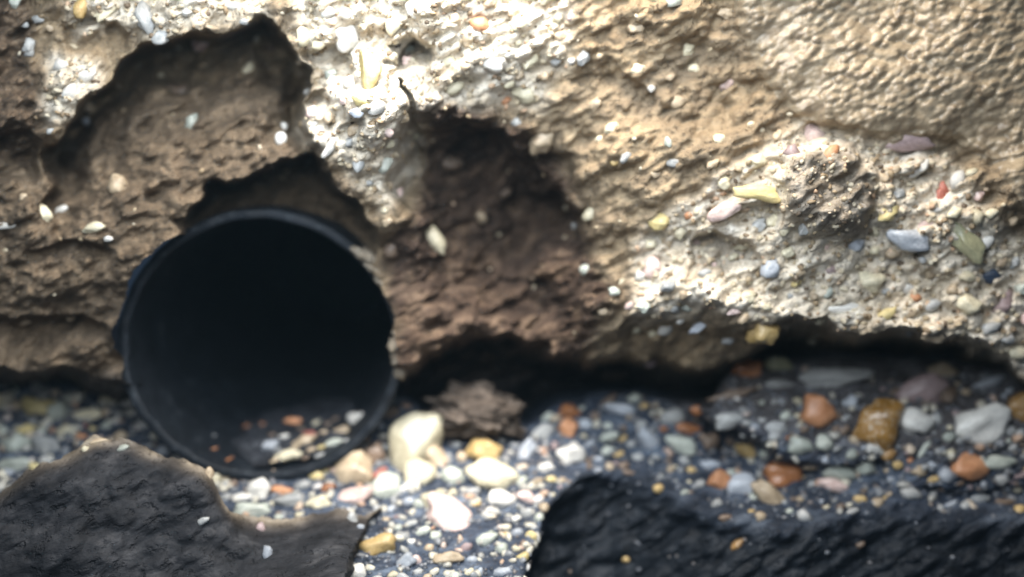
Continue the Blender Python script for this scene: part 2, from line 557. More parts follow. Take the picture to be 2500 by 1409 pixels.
def build_mesh(name, co, quads, zone=None):
    used = np.unique(quads)
    remap = np.full(len(co), -1, np.int64)
    remap[used] = np.arange(len(used))
    co, quads = co[used], remap[quads]
    me = bpy.data.meshes.new(name)
    me.vertices.add(len(co))
    me.vertices.foreach_set('co', co.astype(np.float32).ravel())
    n = len(quads)
    me.loops.add(n * 4)
    me.loops.foreach_set('vertex_index', quads.astype(np.int32).ravel())
    me.polygons.add(n)
    me.polygons.foreach_set('loop_start', np.arange(0, n * 4, 4, dtype=np.int32))
    me.polygons.foreach_set('loop_total', np.full(n, 4, dtype=np.int32))
    me.update(calc_edges=True)
    me.polygons.foreach_set('use_smooth', np.ones(n, bool))
    if zone is not None:
        a = me.attributes.new('zone', 'FLOAT_COLOR', 'POINT')
        z = zone[used] if zone.shape[1] == 4 else np.concatenate([zone[used], np.zeros((len(used), 1))], 1)
        a.data.foreach_set('color', z.astype(np.float32).ravel())
    return me


def sheet(u0, u1, v0, v1, step, wfn):
    nu, nv = int((u1 - u0) / step) + 1, int((v1 - v0) / step) + 1
    us, vs_ = np.linspace(u0, u1, nu), np.linspace(v0, v1, nv)
    Ug, Vg = [a.ravel() for a in np.meshgrid(us, vs_)]
    W = wfn(Ug, Vg)
    co = unproject(Ug, Vg, W)
    i = np.arange(nu * nv).reshape(nv, nu)
    q = np.stack([i[1:, :-1], i[1:, 1:], i[:-1, 1:], i[:-1, :-1]], -1).reshape(-1, 4)
    return Ug, Vg, W, co, q


def axis_distance(co):
    r = co - np.array(PIPE_C)[None, :]
    a = np.array(AXIS)
    t = r @ a
    return np.linalg.norm(r - t[:, None] * a[None, :], axis=1), t


# ------------------------------------------------------------------ the broken wall
Ug, Vg, W, co, q = sheet(-560, 2960, -380, 1130, 3.6, wall_w)
dist, along = axis_distance(co)
grip = grip_mask(Ug, Vg) > 0.55
grip = grip_mask(Ug, Vg) + 0.5 * fbm(Ug, Vg, 40, 3, 97, 1.0) > 0.55
hole = np.where(grip, np.hypot(Ug - 640, Vg - 847) < 331 + 9 * fbm(Ug, Vg, 26, 3, 95, 1.0), (dist < R_OUT - 14 * U) & (along > -0.12))
keep = ~np.all(hole[q], axis=1)
q = q[keep]
coat = coating_mask(Ug, Vg)
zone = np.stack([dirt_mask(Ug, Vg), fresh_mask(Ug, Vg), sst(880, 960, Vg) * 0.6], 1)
is_coat = coat[q].mean(axis=1) > 0.5
wall = link('concrete_wall', build_mesh('concrete_wall', co, q[~is_coat], zone), M_WALL)
tag(wall, 'broken tan concrete wall with stones in it around the black pipe', 'concrete wall')
wall_coat = link('coating', build_mesh('coating', co, q[is_coat]), M_COAT, wall)
wall_coat['label'] = 'beaded tan coating still covering the upper right of the wall'
WALL_BVH = BVHTree.FromPolygons([Vector(c) for c in co], q.tolist())

# ------------------------------------------------------------------ the gravel bed
Ug, Vg, W, co, q = sheet(-560, 2960, 780, 1680, 4.3, bed_w)
dist, along = axis_distance(co)
keep = ~np.all((dist[q] < R_OUT - 14 * U) & (along[q] > -0.0), axis=1)
q = q[keep]
zone = np.stack([0.5 * inside(Ug, Vg, [(1640, 1000), (1760, 860), (2800, 800), (2800, 1130), (2100, 1100)], 60),
                 np.zeros(len(Ug)),
                 1 - 0.35 * inside(Ug, Vg, [(1640, 1000), (1760, 860), (2800, 800), (2800, 1130), (2100, 1100)], 60)], 1)
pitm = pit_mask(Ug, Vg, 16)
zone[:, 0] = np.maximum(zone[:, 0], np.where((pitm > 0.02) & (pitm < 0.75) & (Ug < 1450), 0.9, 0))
zone = np.concatenate([zone, (pitm * 0.97)[:, None]], 1)  # shade of the hollow painted near black through alpha
bed = link('gravel_bed', build_mesh('gravel_bed', co, q, zone), M_BED)
tag(bed, kind='structure', label='dark wet silt bed with pebbles under the broken wall')
BED_BVH = BVHTree.FromPolygons([Vector(c) for c in co], q.tolist())


# ------------------------------------------------------------------ the pipe
def frame_of(axis):
    z = axis.normalized()
    x = Vector((0, 0, 1)).cross(z).normalized()
    y = z.cross(x)
    return x, y, z


PX, PY, PZ = frame_of(AXIS)


def on_pipe(r, a, t):
    return PIPE_C + PX * (r * math.cos(a)) + PY * (r * math.sin(a)) + PZ * t


def pipe_mesh():
    seg, co, quads = 160, [], []
    prof = []                                  # (radius, along), from far outside round the rim to far inside
    for t in (900, 500, 300, 150, 60, 20, 6):
        prof.append((R_OUT, t * U))
    prof += [(R_OUT - 2 * U, 1.5 * U), (R_OUT - 6 * U, 0), (R_OUT - 15 * U, -0.5 * U), (R_IN + 6 * U, 0), (R_IN + 2 * U, 2 * U)]
    for t in (8, 25, 60, 120, 220, 400, 700, 1200, 2200, 3600):
        prof.append((R_IN, t * U))
    prof.append((1 * U, 3600 * U))
    for k, (r, t) in enumerate(prof):
        for s in range(seg):
            a = 2 * math.pi * s / seg
            wob = 1 + 0.006 * math.sin(2 * a + 0.6) + 0.003 * math.sin(5 * a)
            dt = 0
            if abs(t) < 30 * U:                # a rough saw cut
                dt = (3.2 * math.sin(7 * a) + 2.4 * math.sin(19 * a + 1) + 1.6 * math.sin(43 * a + 2)) * U
                r += (1.3 * mnoise.noise(Vector((math.cos(a) * 9, math.sin(a) * 9, 2))) + 0.9 * mnoise.noise(Vector((math.cos(a) * 25, math.sin(a) * 25, 5)))) * U
            co.append(on_pipe(r * wob + random.uniform(-0.5, 0.5) * U, a, t + dt))
    for k in range(len(prof) - 1):
        for s in range(seg):
            s2 = (s + 1) % seg
            quads.append((k * seg + s, k * seg + s2, (k + 1) * seg + s2, (k + 1) * seg + s))
    return build_mesh('pipe_wall', np.array([tuple(c) for c in co]), np.array(quads))


pipe = bpy.data.objects.new('drain_pipe', None)
COL.objects.link(pipe)
pipe.location = PIPE_C
bpy.context.view_layer.update()
tag(pipe, 'round black plastic pipe end sticking out of the hollow in the concrete', 'pipe')
pipe_me = pipe_mesh()
link('pipe_wall', pipe_me, M_PIPE, pipe)
PIPE_BVH = BVHTree.FromPolygons([v.co for v in pipe_me.vertices], [tuple(p.vertices) for p in pipe_me.polygons])


# silt lying along the bottom of the pipe
def silt_in_pipe():
    nx, nt_ = 120, 170
    co, quads = [], []
    xs = np.linspace(-1, 1, nx)
    ts = np.linspace(26, 800, nt_)
    X, T = np.meshgrid(xs, ts)
    h = 6 * fbm(X * 200, T, 70, 3, 301, 1.0) + 5 * fbm(X * 200, T, 22, 2, 302, 1.0)
    lift = sst(20, 150, T) * 40 - 90 * sst(420, 800, T)     # thin at the mouth
    for j in range(nt_):
        for i in range(nx):
            sx = 1 if PX.x > 0 else -1
            y = -(R_IN / U) + 16 + 0.6 * lift[j, i] + h[j, i] * 1.4
            yy = y + sx * X[j, i] * 16
            half = math.sqrt(max(1.0, (R_IN / U) ** 2 - yy * yy)) * 1.03
            x = X[j, i] * half
            co.append(PIPE_C + (PX * x + PY * yy + PZ * T[j, i]) * U)
    for j in range(nt_ - 1):
        for i in range(nx - 1):
            a = j * nx + i
            quads.append((a, a + 1, a + nx + 1, a + nx))
    co = np.array([tuple(c) for c in co])
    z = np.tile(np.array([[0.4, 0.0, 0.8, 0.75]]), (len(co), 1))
    return build_mesh('silt', co, np.array(quads), z)


silt_me = silt_in_pipe()
silt = link('silt', silt_me, M_BED)
tag(silt, 'dark brown silt lying in the bottom of the black pipe', 'silt', kind='stuff')
SILT_BVH = BVHTree.FromPolygons([v.co for v in silt_me.vertices], [tuple(p.vertices) for p in silt_me.polygons])


# ------------------------------------------------------------------ rough lumps: foreground rocks, clod, crust
def n3(p, seed):
    return mnoise.fractal(p + Vector((seed * 13.1, seed * 7.7, seed * 3.3)), 0.9, 2.0, 5)




def ridge_rock(name, outline, w0, depth, slope, zone_rgb, seed, step=5.0, amp=1.0, round_=60, side=None):
    """a boulder whose crest follows an outline; it swells towards the viewer below the crest and falls away behind"""
    xs, ys = [p[0] for p in outline], [p[1] for p in outline]
    u0, u1 = xs[0], xs[-1]
    nu = int((u1 - u0) / step) + 1
    rows = []
    us = np.linspace(u0, u1, nu)
    back = np.linspace(0, 1, 14)[::-1]
    smooth_crest = np.interp(us, xs, ys)
    w0 = w0 - 105 * sst(545, 680, us)
    slope = slope + 1.15 * sst(545, 680, us)
    smooth_crest = np.convolve(np.pad(smooth_crest, 6, mode='edge'), np.ones(13) / 13, mode='valid')
    crest = np.interp(us, xs, ys) + 18 * fbm(us, us * 0, 60, 4, seed, 1.0) + 5 * fbm(us, us * 0 + 50, 12, 2, seed + 1, 1.0)
    co, pale = [], []
    nrow = 0
    for b in back[:-1]:                        # the hidden back slope, going away from the viewer
        W = w0 - depth * b
        V = crest + 60 * b + 230 * b * b
        Wj = W + 14 * fbm(us, V + 400 * b, 60, 3, seed + 2, 1.3)
        if side is not None:
            xs_ = np.interp(V, [p[0] for p in side], [p[1] for p in side])
            Wj = Wj - 9 * np.clip(us - xs_, 0, None)
        co.append(unproject(us, V, Wj))
        pale.append(us * 0 + 1 - b)
        nrow += 1
    t = 0.0
    vmax = 1640
    nf = int((vmax - min(ys)) / step)
    for k in range(nf + 1):
        f = k / nf
        V = crest + (vmax - crest) * f
        tt = np.clip(V - smooth_crest, 0, None)
        W = w0 + slope * tt + round_ * (1 - np.exp(-tt / 30.0))
        W = W + amp * (50 * fbm(us, V, 210, 2, seed + 6, 1.2) + 26 * fbm(us, V, 90, 4, seed + 3, 1.5) + 12 * cells(us, V, 38, seed + 4, 2.0) + 8 * fbm(us, V, 24, 3, seed + 5, 2.2)) * np.clip(tt / 25, 0, 1)
        if side is not None:
            xs_ = np.interp(V, [p[0] for p in side], [p[1] for p in side]) + 14 * fbm(us, V, 40, 3, seed + 8, 1.0)
            W = W - 9 * np.clip(us - xs_, 0, None)
        co.append(unproject(us, V, W))
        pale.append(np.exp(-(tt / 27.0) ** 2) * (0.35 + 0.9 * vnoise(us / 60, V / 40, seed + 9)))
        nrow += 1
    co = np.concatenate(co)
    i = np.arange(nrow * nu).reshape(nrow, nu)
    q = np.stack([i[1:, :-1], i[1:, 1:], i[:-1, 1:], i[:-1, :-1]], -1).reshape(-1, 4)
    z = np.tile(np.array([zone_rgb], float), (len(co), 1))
    pl = np.clip(np.concatenate(pale), 0, 1) * 0.9  # light on the crest painted in as a pale band
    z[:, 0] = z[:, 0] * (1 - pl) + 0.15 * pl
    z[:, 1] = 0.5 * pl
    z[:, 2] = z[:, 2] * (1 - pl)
    z = np.concatenate([z, ((1 - pl) * 0.82)[:, None]], 1)  # shade on the face below the crest, painted through alpha
    return build_mesh(name, co, q, z), co, q


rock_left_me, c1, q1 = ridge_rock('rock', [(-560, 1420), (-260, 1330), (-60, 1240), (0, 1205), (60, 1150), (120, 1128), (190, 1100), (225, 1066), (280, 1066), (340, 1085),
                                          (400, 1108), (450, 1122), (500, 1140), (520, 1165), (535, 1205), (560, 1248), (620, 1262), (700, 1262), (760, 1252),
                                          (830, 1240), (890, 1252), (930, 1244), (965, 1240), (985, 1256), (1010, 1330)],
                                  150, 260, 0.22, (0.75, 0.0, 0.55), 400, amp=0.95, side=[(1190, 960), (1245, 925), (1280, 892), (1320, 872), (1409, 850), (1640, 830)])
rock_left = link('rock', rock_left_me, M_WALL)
tag(rock_left, 'dark wet rock below the pipe, its lit edge and shaded face painted on', 'rock')
ROCKL_BVH = BVHTree.FromPolygons([Vector(c) for c in c1], q1.tolist())


# ------------------------------------------------------------------ stones
def stone_shape(seed, sub=2, cuts=5, lump=0.12):
    bm = bmesh.new()
    bmesh.ops.create_icosphere(bm, subdivisions=sub, radius=1.0)
    r = random.Random(seed)
    planes = []
    for _ in range(cuts):
        n = Vector((r.gauss(0, 1), r.gauss(0, 1), r.gauss(0, 1))).normalized()
        planes.append((n, r.uniform(0.62, 0.9)))
    off = Vector((r.uniform(0, 50), r.uniform(0, 50), r.uniform(0, 50)))
    for v in bm.verts:
        p = v.co.copy()
        for n, d in planes:                    # worn facets
            e = p.dot(n) - d
            if e > 0:
                p -= n * e * 0.86
        p *= 1 + lump * mnoise.noise(p * 1.4 + off) + lump * 0.3 * mnoise.noise(p * 4 + off)
        v.co = p
    xs = [max(abs(v.co[k]) for v in bm.verts) for k in range(3)]
    for v in bm.verts:
        v.co = Vector((v.co.x / xs[0], v.co.y / xs[1], v.co.z / xs[2]))
    me = bpy.data.meshes.new('stone')
    bm.to_mesh(me)
    bm.free()
    me.polygons.foreach_set('use_smooth', [True] * len(me.polygons))
    me.materials.append(None)
    return me


ROUND = [stone_shape(s, 3, 6, 0.38) for s in range(12)]
ANGULAR = [stone_shape(100 + s, 3, 10, 0.34) for s in range(10)]
SMALL = [stone_shape(200 + s, 2, 6, 0.36) for s in range(12)]
GRIT = [stone_shape(300 + s, 1, 3, 0.2) for s in range(4)]


def cast(u, v, trees):
    o = CAM
    d = (pos(u, v, 0) - CAM).normalized()
    best = None
    for t in trees:
        loc, nrm, idx, dist_ = t.ray_cast(o, d)
        if loc is not None and (best is None or dist_ < best[2]):
            best = (loc, nrm, dist_)
    return best, d


def place(name, u, v, a, b, ang, colour, trees, parent=None, meshes=None, sink=0.25, thick=None, lift=0.0):
    hit, d = cast(u, v, trees)
    if hit is None:
        return None
    depth = (hit[0] - CAM).dot(FWD)
    k = depth / DIST                            # size of one unit there
    c = (thick if thick else min(a, b) * 0.85)
    loc = hit[0] - d * (c * (0.5 - sink) * k) - d * lift * U
    me = random.choice(meshes or (ROUND if max(a, b) > 16 else SMALL))
    o = bpy.data.objects.new(name, me)
    COL.objects.link(o)
    # local x along the long axis in the picture, local y towards the viewer
    fx = Vector((1, 0, 0)) * math.cos(math.radians(ang)) + UPV * math.sin(math.radians(ang))
    fz = -Vector((1, 0, 0)) * math.sin(math.radians(ang)) + UPV * math.cos(math.radians(ang))
    fy = fz.cross(fx)
    s = random.choice((-1, 1))
    M = Matrix((fx, fy, fz)).transposed().to_4x4()
    M = Matrix.Translation(loc) @ M @ Matrix.Rotation(random.choice((0, math.pi)), 4, 'X') @ Matrix.Diagonal((a * k, c * k, b * k, 1))
    o.matrix_world = M
    if parent is not None:
        o.parent = parent
        o.matrix_parent_inverse = parent.matrix_world.inverted()
        o.matrix_world = M
    o.material_slots[0].link = 'OBJECT'
    o.material_slots[0].material = S[colour]
    return o


bpy.context.view_layer.update()
GROUNDS = [BED_BVH, ROCKL_BVH, SILT_BVH, PIPE_BVH]
BEDS = [BED_BVH, ROCKL_BVH]
occupied = []

# loose stones one can pick out: u, v, half length, half width, turn, colour, facets, label
LOOSE = [
    (1018, 1088, 86, 70, 60, 'cream', 0, 'large tan and cream lumpy stone beside the lower right of the pipe'),
    (1064, 1116, 40, 28, -35, 'tan', 0, 'tan stone leaning on the right side of the largest cream stone'),
    (1025, 1163, 38, 44, 0, 'cream', 0, 'upright cream stone in front of the largest stone by the pipe'),
    (938, 1190, 38, 34, 10, 'green', 0, 'rounded olive grey stone in front of the small red one'),
    (994, 1192, 34, 13, 30, 'white', 0, 'thin curved white stone on the tip of the dark rock ledge'),
    (868, 1152, 46, 48, 55, 'tan', 0, 'dull brown stone tucked under the lower right rim of the pipe'),
    (864, 1212, 48, 26, 18, 'pink', 0, 'smooth peach stone lying on the rock ledge below the pipe'),
    (926, 1158, 22, 14, 10, 'red', 0, 'small dark red stone between the pipe and the cream stones'),
    (1183, 1106, 45, 38, -10, 'ochre', 0, 'ochre yellow rounded stone behind the big whitish one'),
    (1196, 1164, 70, 40, -14, 'cream', 1, 'big whitish cream stone in front of the ochre yellow one'),
    (1103, 1164, 26, 26, 30, 'green', 1, 'pale green grey stone just left of the big whitish stone'),
    (1128, 1120, 14, 17, 0, 'tan', 0, 'small tan stone left of the ochre yellow stone'),
    (1281, 1108, 40, 17, 50, 'blue', 0, 'curved grey blue stone leaning right of the ochre stone'),
    (1327, 1056, 28, 22, 42, 'grey', 0, 'pale grey pink stone above the curved grey blue one'),
    (1394, 1111, 32, 30, 40, 'white', 0, 'round clean white stone alone above the rim of the dark hollow'),
    (1333, 1142, 21, 14, 0, 'white', 0, 'small white oval stone left of the round clean white stone'),
    (1100, 1263, 66, 44, -30, 'pink', 1, 'bright pale pink stone, the pinkest on the gravel'),
    (1062, 1222, 31, 28, 30, 'cream', 0, 'cream yellow stone half hidden behind the pale pink stone'),
    (1225, 1221, 33, 26, -10, 'white', 0, 'whitish stone touching a smaller pale one below the big cream stone'),
    (1200, 1254, 24, 18, 20, 'white', 0, 'smaller pale stone at the lower left of a whitish stone'),
    (1281, 1213, 28, 15, -12, 'pink', 1, 'flat pinkish cream stone close to the edge of the dark hollow'),
    (916, 1334, 52, 28, 12, 'ochre', 0, 'brown and white oval stone below the rock ledge tip'),
    (992, 1370, 26, 19, 25, 'blue', 0, 'bluish white stone at the bottom right of the brown oval'),
    (871, 1398, 27, 22, -20, 'white', 1, 'bright white stone cut by the bottom edge'),
    (1094, 1364, 36, 17, 5, 'tan', 0, 'flat light brown stone at the bottom of the gravel'),
    (1391, 1004, 27, 23, 20, 'rust', 0, 'upper of two stacked orange brown stones under the overhang'),
    (1388, 1048, 24, 27, -10, 'orange', 0, 'lower of two stacked orange brown stones under the overhang'),
    (1518, 1000, 42, 17, -14, 'blue', 0, 'bent pale grey stone on top of the gravel mound'),
    (1482, 984, 34, 11, 42, 'brown', 1, 'thin brown sliver leaning above the gravel mound'),
    (1584, 1078, 38, 21, -52, 'blue', 0, 'pale blue arched stone in the middle of the gravel mound'),
    (1660, 1084, 38, 21, -22, 'green', 0, 'smooth drop shaped olive cream stone right of the pale blue arch'),
    (1680, 1047, 30, 15, -5, 'rust', 0, 'reddish brown oval stone just above the drop shaped stone'),
    (1641, 1019, 32, 20, 8, 'grey', 0, 'dull grey stone at the back of the mound above the reddish oval'),
    (1780, 1027, 38, 20, 6, 'grey', 1, 'grey tan slab at the right end of the mound'),
    (1728, 1078, 27, 23, 0, 'brown', 0, 'dark olive brown stone beside the drop shaped stone'),
    (1826, 1099, 30, 20, -22, 'ochre', 1, 'knobbly ochre stone at the foot of the dark gap'),
    (1756, 1176, 30, 27, 10, 'orange', 1, 'salmon orange blocky stone left of the smooth blue grey one'),
    (1812, 1186, 36, 27, 12, 'blue', 0, 'smooth blue grey stone between the salmon block and the long tan one'),
    (1880, 1216, 54, 27, -50, 'tan', 0, 'long tan grey stone sloping down to the dark hollow'),
    (1914, 1162, 46, 36, -14, 'rust', 0, 'glossy wet orange brown stone above the long tan grey one'),
    (1829, 903, 40, 26, 10, 'rust', 0, 'glossy dark red brown stone deep under the overhang'),
    (1901, 890, 32, 22, -18, 'olive', 0, 'dull olive stone right of the dark red brown one'),
    (1898, 939, 40, 16, 14, 'grey', 0, 'flat light grey stone under the dull olive one'),
    (1790, 965, 66, 14, 10, 'brown', 0, 'thin brown slab lying in the shadow of the overhang'),
    (2036, 925, 94, 29, 8, 'grey', 1, 'longest grey stone, lying flat under the overhang'),
    (1997, 1006, 44, 38, -15, 'orange', 1, 'matt orange block standing on the grey silt'),
    (2078, 983, 22, 20, 0, 'blue', 0, 'small dull blue grey stone right of the orange block'),
    (1953, 1089, 32, 21, -14, 'green', 1, 'pale wedge shaped stone at the lip of the dark crack'),
    (2009, 1082, 20, 20, 30, 'green', 0, 'pale round stone right of the wedge shaped one'),
    (2046, 1158, 42, 21, -16, 'green', 1, 'pale green white slab below the dark crack'),
    (2036, 1184, 36, 15, -12, 'pink', 0, 'pinkish flat stone under the pale green white slab'),
    (2148, 1040, 48, 66, -24, 'amber', 1, 'big amber brown crusty stone with pale spots'),
    (2132, 1096, 17, 14, 10, 'white', 0, 'tiny bright white stone on the foot of the amber one'),
    (2178, 1064, 14, 22, -10, 'green', 0, 'small upright pale stone against the right of the amber one'),
    (2228, 1032, 50, 33, -18, 'white', 1, 'chalky white block between the amber stone and the white egg'),
    (2252, 956, 62, 42, 14, 'mauve', 1, 'mauve pink boulder above the chalky white block'),
    (2306, 966, 34, 27, 10, 'brown', 0, 'brownish grey stone against the right of the mauve boulder'),
    (2298, 905, 38, 22, -8, 'tan', 1, 'tan wedge stone above the mauve boulder'),
    (2410, 936, 46, 11, 20, 'blue', 1, 'thin pale blade of stone under the right end of the wall'),
    (2394, 1033, 66, 43, 22, 'white', 0, 'big smooth white egg shaped stone near the right edge'),
    (2362, 1140, 44, 33, 12, 'orange', 0, 'glossy orange tan stone with a pale tail'),
    (2434, 1128, 46, 17, 2, 'green', 1, 'pointed greenish cream stone right of the glossy orange tan one'),
    (2492, 1000, 32, 46, 0, 'amber', 0, 'amber brown stone cut by the right edge'),
    (11, 932, 19, 26, 0, 'pink', 0, 'pinkish stone cut by the left edge at the top of the gravel'),
    (96, 994, 42, 24, -12, 'yellow', 1, 'dull yellow flat stone near the left edge'),
    (144, 1009, 25, 28, -20, 'green', 0, 'pale upright stone right of the dull yellow flat one'),
    (208, 1012, 36, 14, 2, 'cream', 0, 'thin cream stone pointing at the pipe'),
    (64, 1052, 23, 16, -10, 'yellow', 0, 'lemon yellow stone above the big pale egg at the left'),
    (40, 1086, 38, 29, -12, 'green', 0, 'big pale green egg shaped stone at the left edge'),
    (116, 1086, 36, 26, -10, 'grey', 0, 'pinkish grey round stone right of the pale green egg'),
    (36, 1134, 38, 20, 6, 'green', 0, 'grey green stone under the pale egg at the left'),
    (634, 1194, 26, 29, 20, 'white', 0, 'upright white stone against the bottom of the pipe'),
    (688, 1198, 30, 13, -8, 'orange', 0, 'flat orange stone right of the upright white one'),
    (594, 1216, 26, 14, 8, 'white', 0, 'white stone left of the upright one at the pipe bottom'),
    (616, 1246, 44, 21, 5, 'green', 0, 'pale green flat stone in front of the upright white one'),
    (704, 1222, 38, 18, 4, 'grey', 0, 'light grey stone under the flat orange one'),
    (778, 1228, 32, 19, 8, 'cream', 0, 'pale yellow stone between the light grey and the peach one'),
    (914, 1112, 28, 32, 0, 'brown', 0, 'dim grey brown stone in the gap between pipe and largest stone'),
    (602, 0, 0, 0, 0, 'tan', 0, ''),
]
for (u, v, a, b, ang, colr, facet, label) in LOOSE:
    if not label:
        continue
    occupied.append((u, v, max(a, b)))
    mm = (ANGULAR if facet else ROUND)
    o = place('stone', u, v, a * 1.12, b * 1.12, ang, colr, BEDS, None, mm, sink=0.1)
    if o:
        tag(o, label, 'stone', 'loose stones on the gravel')

INPIPE = [
    (717, 1030, 24, 11, 2, 'orange', 'flat orange stone at the back of the gravel in the pipe'),
    (757, 1060, 20, 9, -10, 'red', 'small red stone in the middle of the gravel in the pipe'),
    (744, 1078, 38, 17, 12, 'tan', 'tan stone under the small red one in the pipe'),
    (704, 1113, 36, 15, 10, 'cream', 'pale cream oval stone nearest the mouth of the pipe'),
    (659, 1088, 25, 18, 20, 'blue', 'blue grey stone at the left of the gravel in the pipe'),
    (694, 1066, 15, 8, 20, 'white', 'tiny pale stone between the orange and the blue grey one in the pipe'),
    (836, 1052, 24, 15, 5, 'tan', 'round tan stone near the right wall of the pipe'),
    (872, 1022, 26, 17, -10, 'white', 'grey white stone resting against the right wall inside the pipe'),
    (785, 1092, 11, 6, 20, 'yellow', 'tiny yellow stone inside the pipe'),
    (815, 1081, 28, 11, 18, 'green', 'flat grey green stone under the round tan one in the pipe'),
    (771, 1034, 16, 8, 20, 'cream', 'small cream stone at the back of the pipe gravel'),
]
for (u, v, a, b, ang, colr, label) in INPIPE:
    o = place('stone', u, v, a, b, ang, colr, [SILT_BVH, PIPE_BVH], None, ROUND, sink=0.2)
    if o:
        tag(o, label, 'stone', 'stones lying inside the pipe')
for (u, v, a, b, ang, colr) in [(601, 1041, 12, 5, 15, 'rust'), (554, 1124, 20, 4, 25, 'rust'), (520, 1097, 15, 4, 12, 'rust'), (640, 1036, 10, 5, 10, 'rust'),
                                (790, 1056, 12, 7, 10, 'tan'), (735, 1048, 10, 6, 0, 'brown'), (680, 1100, 12, 7, 20, 'grey'), (720, 1094, 13, 7, 20, 'tan'),
                                (760, 1098, 14, 7, 15, 'tan'), (800, 1036, 12, 7, 10, 'brown'), (845, 1076, 11, 6, 20, 'grey'), (665, 1062, 10, 6, 10, 'brown'),
                                (820, 1024, 10, 6, 10, 'brown'), (670, 1125, 13, 6, 20, 'tan'), (745, 1118, 12, 6, 20, 'brown'), (780, 1112, 14, 6, 20, 'grey')]:
    place('pebble', u, v, a, b, ang, colr, [SILT_BVH, PIPE_BVH], silt, SMALL, sink=0.2)

# smaller stones set in the bed
SET = [
    (1107, 1204, 14, 14, 0, 'cream'), (1152, 1201, 25, 12, 20, 'grey'), (1016, 1369, 15, 16, 0, 'pink'), (1254, 1270, 21, 11, 30, 'white'),
    (1263, 1302, 19, 14, 30, 'blue'), (1225, 1340, 19, 15, 20, 'green'), (1183, 1319, 40, 17, 35, 'green'), (1034, 1298, 24, 14, 30, 'green'),
    (1062, 1309, 17, 15, 0, 'green'), (954, 1246, 12, 10, 30, 'blue'), (971, 1263, 13, 7, 10, 'mauve'), (881, 1288, 10, 9, 0, 'blue'),
    (999, 1225, 17, 13, 20, 'blue'), (1023, 1232, 15, 14, 0, 'green'), (1308, 1180, 24, 12, 35, 'tan'), (1346, 1171, 15, 10, 10, 'yellow'),
    (1152, 1368, 17, 12, 0, 'blue'), (1228, 1398, 32, 14, 20, 'blue'), (1511, 1110, 17, 9, 20, 'ochre'), (1482, 1102, 24, 14, 10, 'green'),
    (1431, 1037, 19, 16, 0, 'blue'), (1489, 1066, 28, 14, 20, 'green'), (1485, 1041, 13, 10, 0, 'green'), (1735, 1136, 30, 14, -8, 'blue'),
    (1782, 1156, 16, 10, 30, 'green'), (1673, 1126, 17, 13, -30, 'grey'), (1355, 1091, 13, 14, 0, 'mauve'), (1893, 1047, 32, 20, 20, 'grey'),
    (2112, 1136, 28, 24, 0, 'green'), (1981, 1141, 24, 8, 5, 'tan'), (2254, 1099, 30, 9, 52, 'green'), (2222, 1124, 9, 6, 20, 'orange'),
    (2244, 1150, 21, 15, 10, 'tan'), (2281, 1171, 19, 10, 20, 'ochre'), (2309, 1160, 21, 22, 0, 'blue'), (2224, 1206, 28, 16, 0, 'grey'),
    (2322, 1232, 19, 8, 30, 'blue'), (2390, 1218, 30, 12, 12, 'grey'), (2452, 1226, 30, 10, 0, 'brown'), (2472, 1092, 12, 10, 0, 'grey'),
    (2445, 1171, 18, 15, 10, 'grey'), (105, 954, 20, 8, 10, 'grey'), (198, 1066, 17, 11, 0, 'orange'), (202, 1040, 13, 7, 0, 'red'),
    (226, 1048, 11, 8, 0, 'yellow'), (112, 1124, 20, 12, 10, 'white'), (14, 1156, 24, 12, 10, 'blue'), (101, 1052, 14, 10, 0, 'green'),
    (170, 976, 16, 12, 0, 'green'), (7, 1052, 16, 14, 0, 'green'), (800, 1192, 22, 13, 20, 'rust'), (1178, 1062, 16, 10, 30, 'grey'),
    (1245, 1048, 30, 11, 38, 'grey'), (1608, 1022, 12, 10, 0, 'brown'), (1620, 1048, 13, 8, 0, 'rust'), (1700, 1002, 18, 13, 0, 'rust'),
    (1566, 1036, 16, 12, 0, 'grey'), (1548, 975, 22, 15, 30, 'green'), (1890, 1066, 18, 14, 0, 'grey'), (1924, 1070, 9, 7, 0, 'rust'),
    (2080, 1250, 20, 10, 20, 'grey'), (1962, 1262, 20, 22, 0, 'grey'), (1856, 1262, 16, 14, 0, 'tan'), (1838, 1216, 14, 12, 0, 'green'),
    (1540, 1020, 14, 10, 0, 'tan'), (1860, 1027, 12, 9, 0, 'grey'), (2170, 1110, 20, 16, 20, 'amber'), (2342, 1180, 14, 9, 0, 'brown'),
    (1600, 1118, 14, 9, 0, 'grey'), (1540, 1085, 12, 9, 0, 'grey'), (1440, 1085, 17, 11, 20, 'blue'), (1460, 1122, 15, 9, 20, 'blue'),
]
for (u, v, a, b, ang, colr) in SET:
    occupied.append((u, v, max(a, b)))
    place('pebble', u, v, a, b, ang, colr, BEDS, bed, SMALL, sink=0.35)

